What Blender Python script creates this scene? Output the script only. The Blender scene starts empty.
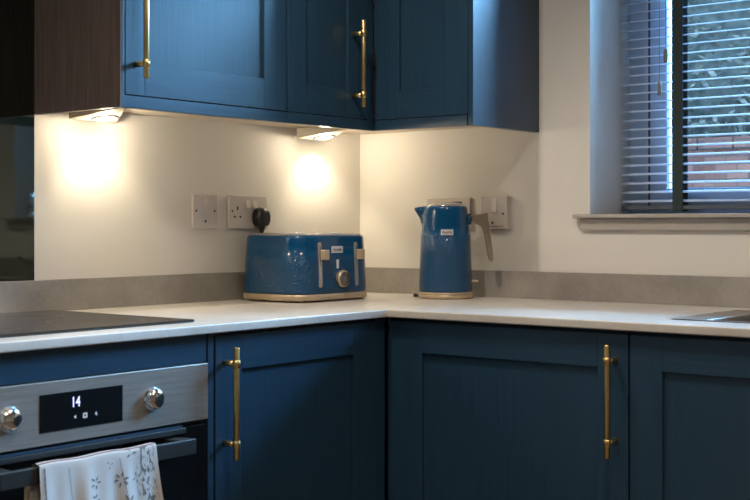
import bpy, bmesh, math, random
from mathutils import Vector, Matrix, noise
PI = math.pi
random.seed(7)
scn = bpy.context.scene
COL = scn.collection
WT = 0.92                      # worktop surface height above the floor

# ------------------------------------------------------------------ materials
def new_mat(name):
    m = bpy.data.materials.new(name); m.use_nodes = True
    nt = m.node_tree
    return m, nt, nt.nodes['Principled BSDF']

def setp(b, **k):
    for kk, v in k.items():
        b.inputs[kk.replace('_', ' ')].default_value = v

def simple(name, col, rough=0.5, metal=0.0, spec=0.5, **k):
    m, nt, b = new_mat(name)
    b.inputs['Base Color'].default_value = (*col, 1)
    b.inputs['Roughness'].default_value = rough
    b.inputs['Metallic'].default_value = metal
    b.inputs['Specular IOR Level'].default_value = spec
    for kk, v in k.items(): b.inputs[kk.replace('_', ' ')].default_value = v
    # a touch of procedural unevenness in the gloss
    tc = nt.nodes.new('ShaderNodeTexCoord'); n = nt.nodes.new('ShaderNodeTexNoise')
    n.inputs['Scale'].default_value = 14; n.inputs['Detail'].default_value = 3
    mr = nt.nodes.new('ShaderNodeMapRange')
    mr.inputs['To Min'].default_value = max(rough - 0.04, 0.0); mr.inputs['To Max'].default_value = rough + 0.05
    nt.links.new(tc.outputs['Object'], n.inputs['Vector']); nt.links.new(n.outputs['Fac'], mr.inputs['Value'])
    nt.links.new(mr.outputs['Result'], b.inputs['Roughness'])
    return m

def two_tone(name, c1, c2, scale=(1, 1, 1), nscale=8, detail=5, rough=0.5, metal=0, spec=0.5, bump=0.0, bdist=0.001, lo=0.35, hi=0.65, **k):
    m, nt, b = new_mat(name)
    tc = nt.nodes.new('ShaderNodeTexCoord'); mp = nt.nodes.new('ShaderNodeMapping')
    mp.inputs['Scale'].default_value = scale
    n = nt.nodes.new('ShaderNodeTexNoise'); n.inputs['Scale'].default_value = nscale; n.inputs['Detail'].default_value = detail
    r = nt.nodes.new('ShaderNodeValToRGB')
    r.color_ramp.elements[0].position = lo; r.color_ramp.elements[1].position = hi
    r.color_ramp.elements[0].color = (*c1, 1); r.color_ramp.elements[1].color = (*c2, 1)
    L = nt.links.new
    L(tc.outputs['Object'], mp.inputs['Vector']); L(mp.outputs['Vector'], n.inputs['Vector'])
    L(n.outputs['Fac'], r.inputs['Fac']); L(r.outputs['Color'], b.inputs['Base Color'])
    b.inputs['Roughness'].default_value = rough; b.inputs['Metallic'].default_value = metal
    b.inputs['Specular IOR Level'].default_value = spec
    if bump:
        bp = nt.nodes.new('ShaderNodeBump'); bp.inputs['Strength'].default_value = bump; bp.inputs['Distance'].default_value = bdist
        L(n.outputs['Fac'], bp.inputs['Height']); L(bp.outputs['Normal'], b.inputs['Normal'])
    for kk, v in k.items(): b.inputs[kk.replace('_', ' ')].default_value = v
    return m

NAVY1, NAVY2 = (0.012, 0.036, 0.064), (0.016, 0.046, 0.080)
M_navy_v = two_tone('navy_paint_upright_grain', NAVY1, NAVY2, (60, 60, 2.2), 2.2, 5, 0.32, spec=0.6, bump=0.35, bdist=0.0006, Coat_Weight=0.0, Coat_Roughness=0.3)
M_navy_h = two_tone('navy_paint_level_grain', NAVY1, NAVY2, (2.2, 60, 60), 2.2, 5, 0.32, spec=0.6, bump=0.35, bdist=0.0006, Coat_Weight=0.0, Coat_Roughness=0.3)
M_brown = two_tone('dark_woodgrain_panel', (0.16, 0.112, 0.098), (0.24, 0.175, 0.15), (80, 80, 3), 2.0, 5, 0.42, bump=0.4, bdist=0.0006)
M_carcass = simple('carcass_board', (0.017, 0.042, 0.080), 0.5)
M_under = simple('pale_board', (0.62, 0.54, 0.44), 0.5)
M_brass = two_tone('brushed_brass', (0.66, 0.46, 0.18), (0.80, 0.58, 0.26), (40, 40, 4), 5, 3, 0.30, 1.0)
M_wall = two_tone('wall_paint', (0.66, 0.62, 0.56), (0.69, 0.65, 0.59), (1, 1, 1), 3, 3, 0.75, spec=0.25, bump=0.05, bdist=0.002)
M_ceil = simple('ceiling_paint', (0.78, 0.76, 0.72), 0.8)
M_floor = two_tone('floor_planks', (0.12, 0.085, 0.06), (0.19, 0.14, 0.10), (1, 12, 1), 3, 6, 0.4)
M_white = simple('white_gloss_trim', (0.62, 0.60, 0.57), 0.35)
M_sill = simple('beige_window_board', (0.40, 0.355, 0.31), 0.4)
M_plate = simple('socket_plastic', (0.52, 0.47, 0.43), 0.3)
M_rocker = simple('rocker_plastic', (0.58, 0.53, 0.48), 0.25)
M_hole = simple('dark_recess', (0.01, 0.01, 0.01), 0.6)
M_black = simple('black_rubber', (0.012, 0.013, 0.013), 0.35)
M_steel = two_tone('brushed_steel', (0.36, 0.325, 0.29), (0.44, 0.40, 0.36), (2, 60, 60), 4, 4, 0.32, 0.6)
M_dark_steel = simple('dark_steel', (0.045, 0.048, 0.048), 0.38, 0.5)
M_badge = simple('bright_badge', (0.62, 0.62, 0.62), 0.3, 0.2)
M_chrome = simple('chrome', (0.85, 0.87, 0.9), 0.08, 1.0)
M_glass_black = simple('black_oven_glass', (0.006, 0.007, 0.008), 0.06, spec=0.6)
M_hob = simple('hob_ceramic_glass', (0.022, 0.021, 0.020), 0.10, spec=0.7)
M_mirror = simple('smoked_mirror_glass', (0.125, 0.145, 0.135), 0.02, 1.0)
M_champ = two_tone('champagne_metal', (0.50, 0.39, 0.26), (0.58, 0.46, 0.32), (1, 1, 1), 30, 2, 0.30, 0.45)
M_silver = simple('satin_silver', (0.50, 0.48, 0.45), 0.25, 0.65)
M_grip = simple('polished_champagne', (0.60, 0.50, 0.38), 0.18, 0.85)
M_knobface = simple('grey_knob_face', (0.16, 0.15, 0.14), 0.35, 0.8)
M_light_body = simple('nickel_light_body', (0.60, 0.53, 0.41), 0.4, 0.3)
M_upvc = simple('daylight_tinted_frame_plastic', (0.58, 0.72, 0.88), 0.3)  # white frame and sash; the blue daylight on them is put into the base colour
M_slat = simple('blind_slat_metal', (0.58, 0.66, 0.80), 0.35, 0.1)
M_tape = simple('grey_green_blind_tape', (0.035, 0.050, 0.045), 0.8)
M_cord = simple('blind_cord', (0.10, 0.13, 0.17), 0.8)
M_tassel = simple('cord_weight', (0.24, 0.225, 0.18), 0.6)
M_railgrey = simple('blind_bottom_rail', (0.10, 0.11, 0.13), 0.4)
M_inkplate = simple('badge_lettering', (0.03, 0.03, 0.05), 0.4)

def stone(name, c1, c2, rough, **k):
    m, nt, b = new_mat(name)
    L = nt.links.new
    tc = nt.nodes.new('ShaderNodeTexCoord')
    n1 = nt.nodes.new('ShaderNodeTexNoise'); n1.inputs['Scale'].default_value = 5; n1.inputs['Detail'].default_value = 8; n1.inputs['Roughness'].default_value = 0.65
    n2 = nt.nodes.new('ShaderNodeTexNoise'); n2.inputs['Scale'].default_value = 90; n2.inputs['Detail'].default_value = 3
    mx = nt.nodes.new('ShaderNodeMath'); mx.operation = 'MULTIPLY_ADD'; mx.inputs[1].default_value = 0.22
    r = nt.nodes.new('ShaderNodeValToRGB'); r.color_ramp.elements[0].position = 0.40; r.color_ramp.elements[1].position = 0.80
    r.color_ramp.elements[0].color = (*c1, 1); r.color_ramp.elements[1].color = (*c2, 1)
    L(tc.outputs['Object'], n1.inputs['Vector']); L(tc.outputs['Object'], n2.inputs['Vector'])
    L(n2.outputs['Fac'], mx.inputs[0]); L(n1.outputs['Fac'], mx.inputs[2]); L(mx.outputs[0], r.inputs['Fac'])
    L(r.outputs['Color'], b.inputs['Base Color'])
    b.inputs['Roughness'].default_value = rough
    for kk, v in k.items(): b.inputs[kk.replace('_', ' ')].default_value = v
    return m
M_work = stone('pale_stone_worktop', (0.46, 0.42, 0.37), (0.62, 0.57, 0.51), 0.32, Specular_IOR_Level=0.6)
M_upst = stone('grey_stone_upstand', (0.20, 0.178, 0.155), (0.34, 0.31, 0.275), 0.42)

def hobnail(name, c, smooth_from, cell):
    """glossy painted metal with a pressed diamond pattern below a plain band (v = height in metres in the UV map)"""
    m, nt, b = new_mat(name); L = nt.links.new; N = nt.nodes.new
    uv = N('ShaderNodeUVMap'); uv.uv_map = 'UVMap'
    sp = N('ShaderNodeSeparateXYZ'); L(uv.outputs['UV'], sp.inputs[0])
    def mth(op, a, bb=None):
        n = N('ShaderNodeMath'); n.operation = op
        for i, x in enumerate((a, bb)):
            if x is None: continue
            if isinstance(x, (int, float)): n.inputs[i].default_value = x
            else: L(x, n.inputs[i])
        return n.outputs[0]
    u = mth('MULTIPLY', sp.outputs['X'], PI / cell); v = mth('MULTIPLY', sp.outputs['Y'], PI / cell)
    s1 = mth('ABSOLUTE', mth('SINE', mth('ADD', u, v))); s2 = mth('ABSOLUTE', mth('SINE', mth('SUBTRACT', u, v)))
    h = mth('MULTIPLY', s1, s2)
    mask = mth('LESS_THAN', sp.outputs['Y'], smooth_from)
    h = mth('MULTIPLY', h, mask)
    bp = N('ShaderNodeBump'); bp.inputs['Strength'].default_value = 0.85; bp.inputs['Distance'].default_value = 0.0013
    L(h, bp.inputs['Height']); L(bp.outputs['Normal'], b.inputs['Normal'])
    b.inputs['Base Color'].default_value = (*c, 1); b.inputs['Roughness'].default_value = 0.16
    b.inputs['Coat Weight'].default_value = 0.35; b.inputs['Coat Roughness'].default_value = 0.06
    b.inputs['Specular IOR Level'].default_value = 0.35
    return m
BLUE = (0.0005, 0.050, 0.130)
M_toast = hobnail('blue_pressed_metal_toaster', BLUE, 0.128, 0.0075)
M_kettle = hobnail('blue_pressed_metal_kettle', BLUE, 0.186, 0.0075)
M_blue = simple('plain_blue_gloss', BLUE, 0.15)

def emis(name, c, s):
    m, nt, b = new_mat(name)
    b.inputs['Base Color'].default_value = (*c, 1)
    b.inputs['Emission Color'].default_value = (*c, 1); b.inputs['Emission Strength'].default_value = s
    return m
M_lens = emis('lit_lamp_lens', (1.0, 0.90, 0.72), 9)
M_digit = emis('lit_display_digits', (0.62, 0.62, 0.95), 1.1)
M_icon = emis('dim_display_icons', (0.45, 0.45, 0.45), 0.35)

def glass_mat():
    m = bpy.data.materials.new('window_glass'); m.use_nodes = True; nt = m.node_tree
    for n in list(nt.nodes):
        if n.type == 'BSDF_PRINCIPLED': nt.nodes.remove(n)
    out = nt.nodes['Material Output']
    t = nt.nodes.new('ShaderNodeBsdfTransparent'); t.inputs[0].default_value = (0.93, 0.97, 1, 1)
    g = nt.nodes.new('ShaderNodeBsdfGlossy'); g.inputs['Roughness'].default_value = 0.02
    f = nt.nodes.new('ShaderNodeFresnel'); f.inputs[0].default_value = 1.45
    mx = nt.nodes.new('ShaderNodeMixShader')
    nt.links.new(f.outputs[0], mx.inputs[0]); nt.links.new(t.outputs[0], mx.inputs[1]); nt.links.new(g.outputs[0], mx.inputs[2])
    nt.links.new(mx.outputs[0], out.inputs['Surface'])
    return m
M_glass = glass_mat()

def brick_mat():
    m, nt, b = new_mat('red_garden_brick'); L = nt.links.new
    tc = nt.nodes.new('ShaderNodeTexCoord'); mp = nt.nodes.new('ShaderNodeMapping')
    mp.inputs['Rotation'].default_value = (PI / 2, 0, PI / 2)
    br = nt.nodes.new('ShaderNodeTexBrick')
    br.inputs['Color1'].default_value = (0.10, 0.024, 0.014, 1); br.inputs['Color2'].default_value = (0.19, 0.065, 0.042, 1)
    br.inputs['Mortar'].default_value = (0.045, 0.028, 0.022, 1); br.inputs['Scale'].default_value = 7.0
    br.inputs['Mortar Size'].default_value = 0.03; br.inputs['Brick Width'].default_value = 1.0; br.inputs['Row Height'].default_value = 0.33
    sx = nt.nodes.new('ShaderNodeSeparateXYZ'); cx = nt.nodes.new('ShaderNodeCombineXYZ')
    L(tc.outputs['Object'], sx.inputs[0]); L(sx.outputs['Y'], cx.inputs['X']); L(sx.outputs['Z'], cx.inputs['Y'])
    L(cx.outputs[0], br.inputs['Vector']); L(br.outputs['Color'], b.inputs['Base Color'])
    b.inputs['Roughness'].default_value = 0.85
    return m
M_brick = brick_mat()
M_render = simple('sand_coloured_render', (0.20, 0.125, 0.07), 0.8)
M_leaf = two_tone('hedge_leaves', (0.032, 0.032, 0.022), (0.21, 0.18, 0.135), (1, 1, 1), 6, 4, 0.5)
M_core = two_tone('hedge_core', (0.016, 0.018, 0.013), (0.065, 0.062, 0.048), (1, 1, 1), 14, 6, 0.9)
M_bark = simple('bark', (0.09, 0.07, 0.055), 0.9)
M_soil = two_tone('garden_ground', (0.07, 0.07, 0.05), (0.12, 0.11, 0.09), (1, 1, 1), 3, 5, 0.9)

# towel cloth: off white with a grey printed border down the right edge
def towel_mat():
    m, nt, b = new_mat('printed_tea_towel'); L = nt.links.new; N = nt.nodes.new
    uv = N('ShaderNodeUVMap'); uv.uv_map = 'UVMap'
    sp = N('ShaderNodeSeparateXYZ'); L(uv.outputs['UV'], sp.inputs[0])
    mp = N('ShaderNodeMapping'); mp.inputs['Scale'].default_value = (26, 42, 1); L(uv.outputs['UV'], mp.inputs['Vector'])
    vo = N('ShaderNodeTexNoise'); vo.inputs['Scale'].default_value = 1.6; vo.inputs['Detail'].default_value = 4; L(mp.outputs['Vector'], vo.inputs['Vector'])
    rr = N('ShaderNodeValToRGB'); rr.color_ramp.elements[0].position = 0.50; rr.color_ramp.elements[1].position = 0.56
    L(vo.outputs['Fac'], rr.inputs['Fac'])
    band = N('ShaderNodeValToRGB'); e = band.color_ramp.elements
    e[0].position = 0.78; e[0].color = (0, 0, 0, 1); e[1].position = 0.86; e[1].color = (1, 1, 1, 1)
    e2 = band.color_ramp.elements.new(0.95); e2.color = (1, 1, 1, 1); e3 = band.color_ramp.elements.new(0.985); e3.color = (0, 0, 0, 1)
    L(sp.outputs['X'], band.inputs['Fac'])
    mu = N('ShaderNodeMath'); mu.operation = 'MULTIPLY'; L(rr.outputs['Color'], mu.inputs[0]); L(band.outputs['Color'], mu.inputs[1])
    mx = N('ShaderNodeMix'); mx.data_type = 'RGBA'
    mx.inputs['A'].default_value = (0.52, 0.49, 0.46, 1); mx.inputs['B'].default_value = (0.15, 0.145, 0.14, 1)
    L(mu.outputs[0], mx.inputs['Factor']); L(mx.outputs['Result'], b.inputs['Base Color'])
    b.inputs['Roughness'].default_value = 0.9; b.inputs['Specular IOR Level'].default_value = 0.2
    wv = N('ShaderNodeTexNoise'); wv.inputs['Scale'].default_value = 600; tc = N('ShaderNodeTexCoord'); L(tc.outputs['Object'], wv.inputs['Vector'])
    bp = N('ShaderNodeBump'); bp.inputs['Strength'].default_value = 0.2; bp.inputs['Distance'].default_value = 0.0006
    L(wv.outputs['Fac'], bp.inputs['Height']); L(bp.outputs['Normal'], b.inputs['Normal'])
    return m
M_towel = towel_mat()
M_towel_print = simple('grey_towel_print', (0.13, 0.125, 0.125), 0.9)
M_towel_hem = simple('red_brown_towel_hem', (0.30, 0.13, 0.11), 0.9)
M_towel_back = simple('cream_towel_reverse', (0.46, 0.38, 0.27), 0.9)

# ------------------------------------------------------------------ mesh helpers
class MB:
    def __init__(s): s.v = []; s.f = []; s.mi = []; s.uv = {}; s.sm = []
    def add(s, vs, fs, mi=0, smooth=False, mat=None):
        o = len(s.v)
        s.v += [(mat @ Vector(p)) if mat else Vector(p) for p in vs]
        for f in fs: s.f.append([i + o for i in f]); s.mi.append(mi); s.sm.append(smooth)
        return o
    def box(s, x0, x1, y0, y1, z0, z1, mi=0, mat=None):
        if x0 > x1: x0, x1 = x1, x0
        if y0 > y1: y0, y1 = y1, y0
        if z0 > z1: z0, z1 = z1, z0
        vs = [(x0,y0,z0),(x1,y0,z0),(x1,y1,z0),(x0,y1,z0),(x0,y0,z1),(x1,y0,z1),(x1,y1,z1),(x0,y1,z1)]
        s.add(vs, [(0,3,2,1),(4,5,6,7),(0,1,5,4),(1,2,6,5),(2,3,7,6),(3,0,4,7)], mi, False, mat); return s
    def prism(s, poly, z0, z1, mi=0, mat=None):
        n = len(poly)
        z0s = z0 if isinstance(z0, (list, tuple)) else [z0]*n; z1s = z1 if isinstance(z1, (list, tuple)) else [z1]*n
        vs = [(p[0], p[1], z0s[i]) for i, p in enumerate(poly)] + [(p[0], p[1], z1s[i]) for i, p in enumerate(poly)]
        fs = [tuple(reversed(range(n))), tuple(range(n, 2*n))] + [(i, (i+1) % n, (i+1) % n + n, i+n) for i in range(n)]
        s.add(vs, fs, mi, False, mat); return s
    def rings(s, rings, mi=0, smooth=True, cap0=True, cap1=True, closed=True, mat=None):
        n = len(rings[0]); vs = [p for r in rings for p in r]; fs = []
        for k in range(len(rings) - 1):
            for i in range(n if closed else n - 1):
                j = (i + 1) % n
                fs.append((k*n+i, k*n+j, (k+1)*n+j, (k+1)*n+i))
        o = s.add(vs, fs, mi, smooth, mat)
        if cap0: s.f.append([o + i for i in reversed(range(n))]); s.mi.append(mi); s.sm.append(False)
        if cap1: s.f.append([o + (len(rings)-1)*n + i for i in range(n)]); s.mi.append(mi); s.sm.append(False)
        return s
    def lathe(s, prof, c=(0,0,0), seg=32, mi=0, mat=None, cap0=True, cap1=True):
        R = [[(c[0]+r*math.cos(2*PI*i/seg), c[1]+r*math.sin(2*PI*i/seg), c[2]+z) for i in range(seg)] for r, z in prof]
        return s.rings(R, mi, True, cap0, cap1, mat=mat)
    def tube(s, path, r, seg=12, mi=0, mat=None):
        P = [Vector(p) for p in path]; R = []
        rr = r if isinstance(r, (list, tuple)) else [r]*len(P)
        T0 = (P[1]-P[0]).normalized(); a = Vector((0,0,1)) if abs(T0.z) < 0.9 else Vector((1,0,0))
        nrm = T0.cross(a).normalized()
        for i, p in enumerate(P):
            t = ((P[min(i+1, len(P)-1)] - P[max(i-1, 0)])).normalized()
            nrm = (nrm - t*nrm.dot(t)).normalized(); b = t.cross(nrm)
            R.append([p + (nrm*math.cos(2*PI*k/seg) + b*math.sin(2*PI*k/seg))*rr[i] for k in range(seg)])
        return s.rings(R, mi, True, mat=mat)
    def build(s, name, mats, parent=None, bevel=0.0, bseg=2, loc=None):
        me = bpy.data.meshes.new(name)
        me.from_pydata([tuple(v) for v in s.v], [], s.f)
        if not isinstance(mats, (list, tuple)): mats = [mats]
        for m in mats: me.materials.append(m)
        for p, mi, sm in zip(me.polygons, s.mi, s.sm): p.material_index = mi; p.use_smooth = sm
        bm = bmesh.new(); bm.from_mesh(me)
        bmesh.ops.recalc_face_normals(bm, faces=bm.faces); bm.to_mesh(me); bm.free()
        o = bpy.data.objects.new(name, me); COL.objects.link(o)
        if parent: o.parent = parent
        if loc: o.location = loc
        if bevel:
            mod = o.modifiers.new('bevel', 'BEVEL'); mod.width = bevel; mod.segments = bseg; mod.limit_method = 'ANGLE'; mod.angle_limit = math.radians(40)
            for p in me.polygons: p.use_smooth = True
            wn = o.modifiers.new('wn', 'WEIGHTED_NORMAL'); wn.keep_sharp = True
        return o

def thing(name, label, cat, loc=(0,0,0), rz=0, group=None):
    o = bpy.data.objects.new(name, None); COL.objects.link(o); o.empty_display_size = 0.05
    o.location = loc; o.rotation_euler = (0, 0, rz); o['label'] = label; o['category'] = cat
    if group: o['group'] = group
    return o
def tag(o, label, cat, group=None, kind=None):
    o['label'] = label; o['category'] = cat
    if group: o['group'] = group
    if kind: o['kind'] = kind
    return o
def struct(o, label=None, cat=None):
    o['kind'] = 'structure'
    if label: o['label'] = label
    if cat: o['category'] = cat
    return o
def cells(mb, xs, ys, inside, z0, z1, mi=0):
    """slab made of the grid cells for which inside(i, j) holds: one closed shell with clean cut-outs"""
    nx, ny = len(xs), len(ys); idx = {}
    def vid(i, j, t):
        if (i, j, t) not in idx:
            idx[(i, j, t)] = len(mb.v); mb.v.append(Vector((xs[i], ys[j], z1 if t else z0)))
        return idx[(i, j, t)]
    def face(f): mb.f.append(f); mb.mi.append(mi); mb.sm.append(False)
    ok = lambda i, j: 0 <= i < nx-1 and 0 <= j < ny-1 and inside(i, j)
    for i in range(nx-1):
        for j in range(ny-1):
            if not ok(i, j): continue
            face([vid(i,j,1), vid(i+1,j,1), vid(i+1,j+1,1), vid(i,j+1,1)])
            face([vid(i,j,0), vid(i,j+1,0), vid(i+1,j+1,0), vid(i+1,j,0)])
            if not ok(i, j-1): face([vid(i,j,0), vid(i+1,j,0), vid(i+1,j,1), vid(i,j,1)])
            if not ok(i, j+1): face([vid(i+1,j+1,0), vid(i,j+1,0), vid(i,j+1,1), vid(i+1,j+1,1)])
            if not ok(i-1, j): face([vid(i,j+1,0), vid(i,j,0), vid(i,j,1), vid(i,j+1,1)])
            if not ok(i+1, j): face([vid(i+1,j,0), vid(i+1,j+1,0), vid(i+1,j+1,1), vid(i+1,j,1)])
    return mb
def text_mesh(name, body, size, mat, parent, M, extrude=0.0004):
    cu = bpy.data.curves.new('lettering', 'FONT'); cu.body = body; cu.size = size; cu.align_x = 'CENTER'; cu.align_y = 'CENTER'; cu.extrude = extrude
    t = bpy.data.objects.new('lettering', cu); COL.objects.link(t)
    bpy.context.view_layer.update()
    me = bpy.data.meshes.new_from_object(t.evaluated_get(bpy.context.evaluated_depsgraph_get()))
    bpy.data.objects.remove(t); bpy.data.curves.remove(cu)
    me.transform(M); me.materials.clear(); me.materials.append(mat)
    o = bpy.data.objects.new(name, me); COL.objects.link(o); o.parent = parent
    return o
FACE_Y = Matrix.Rotation(PI/2, 4, 'X')        # text lying in xy turned to face -y

# ------------------------------------------------------------------ room shell
XL, YF, H = -4.6, -4.9, 2.45
WY0, WY1, WZ0, WZ1, WD = -1.90, -0.852, WT+0.232, WT+1.30, 0.34      # window opening in the right wall
struct(MB().box(XL, WD, YF-0.1, 0.1, -0.1, 0).build('floor', M_floor))
struct(MB().box(XL, WD, YF-0.1, 0.1, H, H+0.1).build('ceiling', M_ceil))
struct(MB().box(XL, WD, 0, 0.1, 0, H).build('wall_back', M_wall))
struct(MB().box(XL-0.1, XL, YF-0.1, 0.1, 0, H).build('wall_left', M_wall))
struct(MB().box(XL, WD, YF-0.1, YF, 0, H).build('wall_front', M_wall))
w = MB()
w.box(0, WD, WY1, 0, 0, H); w.box(0, WD, YF, WY0, 0, H); w.box(0, WD, WY0, WY1, 0, WZ0); w.box(0, WD, WY0, WY1, WZ1, H)
struct(w.build('wall_right', M_wall))

# window: frame, sash and panes set towards the outer face of the wall
wf = MB()
fx0, fx1 = 0.235, 0.305
def frame_rect(mb, x0, x1, y0, y1, z0, z1, t, tb=None):
    tb = tb or t
    mb.box(x0, x1, y0, y0+t, z0, z1); mb.box(x0, x1, y1-t, y1, z0, z1)
    mb.box(x0, x1, y0+t, y1-t, z0, z0+tb); mb.box(x0, x1, y0+t, y1-t, z1-t, z1)
ZS = WT + 0.245
win = frame_rect(wf, fx0, fx1, WY0, WY1, ZS, WZ1, 0.055, 0.04)
wo = struct(wf.build('window_1', M_upvc, bevel=0.003), 'white plastic window frame, coloured with blue daylight, behind the slatted blind', 'window')
sa = MB(); frame_rect(sa, fx0-0.012, fx0+0.022, WY0+0.055, WY1-0.055, ZS+0.040, WZ1-0.055, 0.072, 0.036)
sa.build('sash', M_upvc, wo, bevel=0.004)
MB().box(fx0+0.002, fx0+0.008, WY0+0.1, WY1-0.1, ZS+0.07, WZ1-0.1).build('pane', M_glass, wo)
sl = MB(); cells(sl, [-0.028, -0.0005, fx0+0.05], [WY0-0.045, WY0+0.001, WY1-0.001, WY1+0.042], lambda i, j: i == 0 or j == 1, WT+0.2335, WT+0.2450)
struct(sl.build('trim_1', M_sill, bevel=0.002), 'beige window board under the slatted blind', 'window sill')
struct(MB().box(-0.012, -0.0005, WY0-0.03, WY1+0.026, WT+0.200, WT+0.2330).build('trim_2', M_sill, bevel=0.002), 'narrow beige apron strip under the window board', 'trim')

# ------------------------------------------------------------------ blind
bl = thing('venetian_blind', 'pale blue slatted venetian blind with dark tape hanging in the window', 'blind', (0.185, (WY0+WY1)/2, ZS+0.009))
BL_L = (WY1-WY0)/2 - 0.006
nsl = 39; pitch = 0.0262
tilt = math.radians(17)
for k in range(nsl):
    z = 0.030 + k*pitch
    mb = MB()
    prof = []
    for i in range(7):
        t = -1 + 2*i/6
        x = t*0.0125; zz = 0.0016*(1-t*t)
        prof.append((x*math.cos(tilt) - zz*math.sin(tilt), zz*math.cos(tilt) + x*math.sin(tilt)))
    top = [(x, z+zz+0.00025) for x, zz in prof]; bot = [(x, z+zz-0.00025) for x, zz in reversed(prof)]
    loop = top + bot
    # a little sag and unevenness from slat to slat
    jz = random.uniform(-0.0006, 0.0006)
    mb.rings([[(x, -BL_L, zz+jz) for x, zz in loop], [(x, 0, zz+jz*0.3) for x, zz in loop], [(x, BL_L, zz) for x, zz in loop]], smooth=False)
    mb.build('slat', M_slat, bl)
MB().box(-0.013, 0.013, -BL_L, BL_L, 0.004, 0.016).build('bottom_rail', M_railgrey, bl, bevel=0.002)
MB().box(-0.025, 0.025, -BL_L, BL_L, nsl*pitch+0.012, nsl*pitch+0.045).build('head_rail', M_slat, bl, bevel=0.002)
cyb = (WY0+WY1)/2
for yy in (-1.040, -1.56):
    t = MB(); y = yy - cyb; ztop = nsl*pitch+0.012
    t.box(-0.0165, -0.0158, y-0.016, y+0.016, 0.0, ztop); t.box(0.0158, 0.0165, y-0.016, y+0.016, 0.0, ztop)
    t.box(-0.0165, 0.0165, y-0.016, y+0.016, 0.0004, 0.0012)
    t.build('ladder_tape', M_tape, bl)
for yy in (-0.935, -1.80):
    t = MB(); y = yy - cyb; t.box(0.014, 0.0155, y-0.003, y+0.003, 0.015, nsl*pitch+0.012); t.build('ladder_cord', M_cord, bl)
for (y, zt, c) in ((-1.006, WT+0.718, 0), (-0.987, WT+0.627, 1)):
    t = MB(); x = -0.024
    yl = y - cyb; z0 = zt - (ZS+0.009)
    t.tube([(x, yl, z0), (x, yl, nsl*pitch+0.012)], 0.0008, 6)
    t.lathe([(0.002, 0.0), (0.0056, -0.006), (0.0062, -0.030), (0.0050, -0.039), (0.003, -0.041)], (x, yl, z0), 14)
    t.build('pull_cord', M_tassel, bl)

# ------------------------------------------------------------------ outdoors
struct(MB().box(WD, 16, -12, 9, -0.15, -0.05).build('ground', M_soil))
gw = MB(); gw.box(4.0, 4.22, -8, 6.0, -0.05, 1.60); 
for k in range(60):
    y = -7.9 + k*0.232; gw.box(3.98, 4.24, y, y+0.222, 1.60, 1.67)
tag(gw.build('garden_wall', M_brick), 'red brick garden wall seen through the blind', 'garden wall')
pb = MB(); pb.box(3.70, 3.80, 0.675, 0.728, -0.05, 1.66); pb.prism([(3.69,0.665),(3.81,0.665),(3.81,0.738),(3.69,0.738)], 1.66, 1.69)
tag(pb.build('gate_pier', M_render), 'sand-coloured post standing in front of the brick garden wall', 'post')
def tree_mesh(cx, cy, z0, z1, rx, ry, n, seed, ls=0.07):
    rnd = random.Random(seed); mb = MB()
    for _ in range(n):
        while True:
            p = Vector((rnd.uniform(-1,1), rnd.uniform(-1,1), rnd.uniform(-1,1)))
            if 0.25 < p.length < 1: break
        p = Vector((cx+p.x*rx, cy+p.y*ry, (z0+z1)/2 + p.z*(z1-z0)/2))
        if noise.noise(p*1.7) < -0.42: continue
        a = Vector((rnd.gauss(0,1), rnd.gauss(0,1), rnd.gauss(0,.6))).normalized(); b = a.orthogonal().normalized()
        b = (Matrix.Rotation(rnd.uniform(0, 6.28), 3, a) @ b)
        s = ls*rnd.uniform(.6, 1.3)
        mb.add([p-a*s, p+b*s*.42, p+a*s, p-b*s*.42], [(0,1,2,3)])
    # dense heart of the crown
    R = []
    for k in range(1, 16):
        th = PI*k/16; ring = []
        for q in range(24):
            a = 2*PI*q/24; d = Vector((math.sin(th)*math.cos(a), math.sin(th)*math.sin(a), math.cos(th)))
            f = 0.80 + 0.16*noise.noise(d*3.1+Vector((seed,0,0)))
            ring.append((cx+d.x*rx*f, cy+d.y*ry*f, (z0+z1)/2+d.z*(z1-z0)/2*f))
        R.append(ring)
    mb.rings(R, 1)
    return mb
for i, (cx, cy, zc, hh, rx, ry, lab) in enumerate((
    (5.6, 4.0, 1.9, 3.6, 0.8, 1.35, 'bushy green tree left of the others beyond the brick garden wall'),
    (5.6, 1.25, 1.7, 3.6, 0.8, 1.4, 'loose green shrub showing mid window above the brick garden wall'),
    (5.6, -1.9, 1.5, 3.2, 0.8, 1.6, 'broad green tree furthest right beyond the brick garden wall'))):
    t = thing('garden_tree', lab, 'tree', (cx, cy, -0.05), 0, 'greenery beyond the garden wall')
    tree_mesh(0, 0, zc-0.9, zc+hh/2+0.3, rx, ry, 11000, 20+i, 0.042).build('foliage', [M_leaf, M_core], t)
    tr = MB(); tr.tube([(0,0,-0.02), (0.03,0.05,1.0), (-0.02,-0.04,2.2)], [0.07,0.055,0.03], 10)
    for s in (-1, 1): tr.tube([(0,0,1.0), (0.1,0.4*s,1.6), (0.05,0.8*s,2.3)], [0.04,0.03,0.015], 8)
    tr.build('trunk', M_bark, t)

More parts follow.
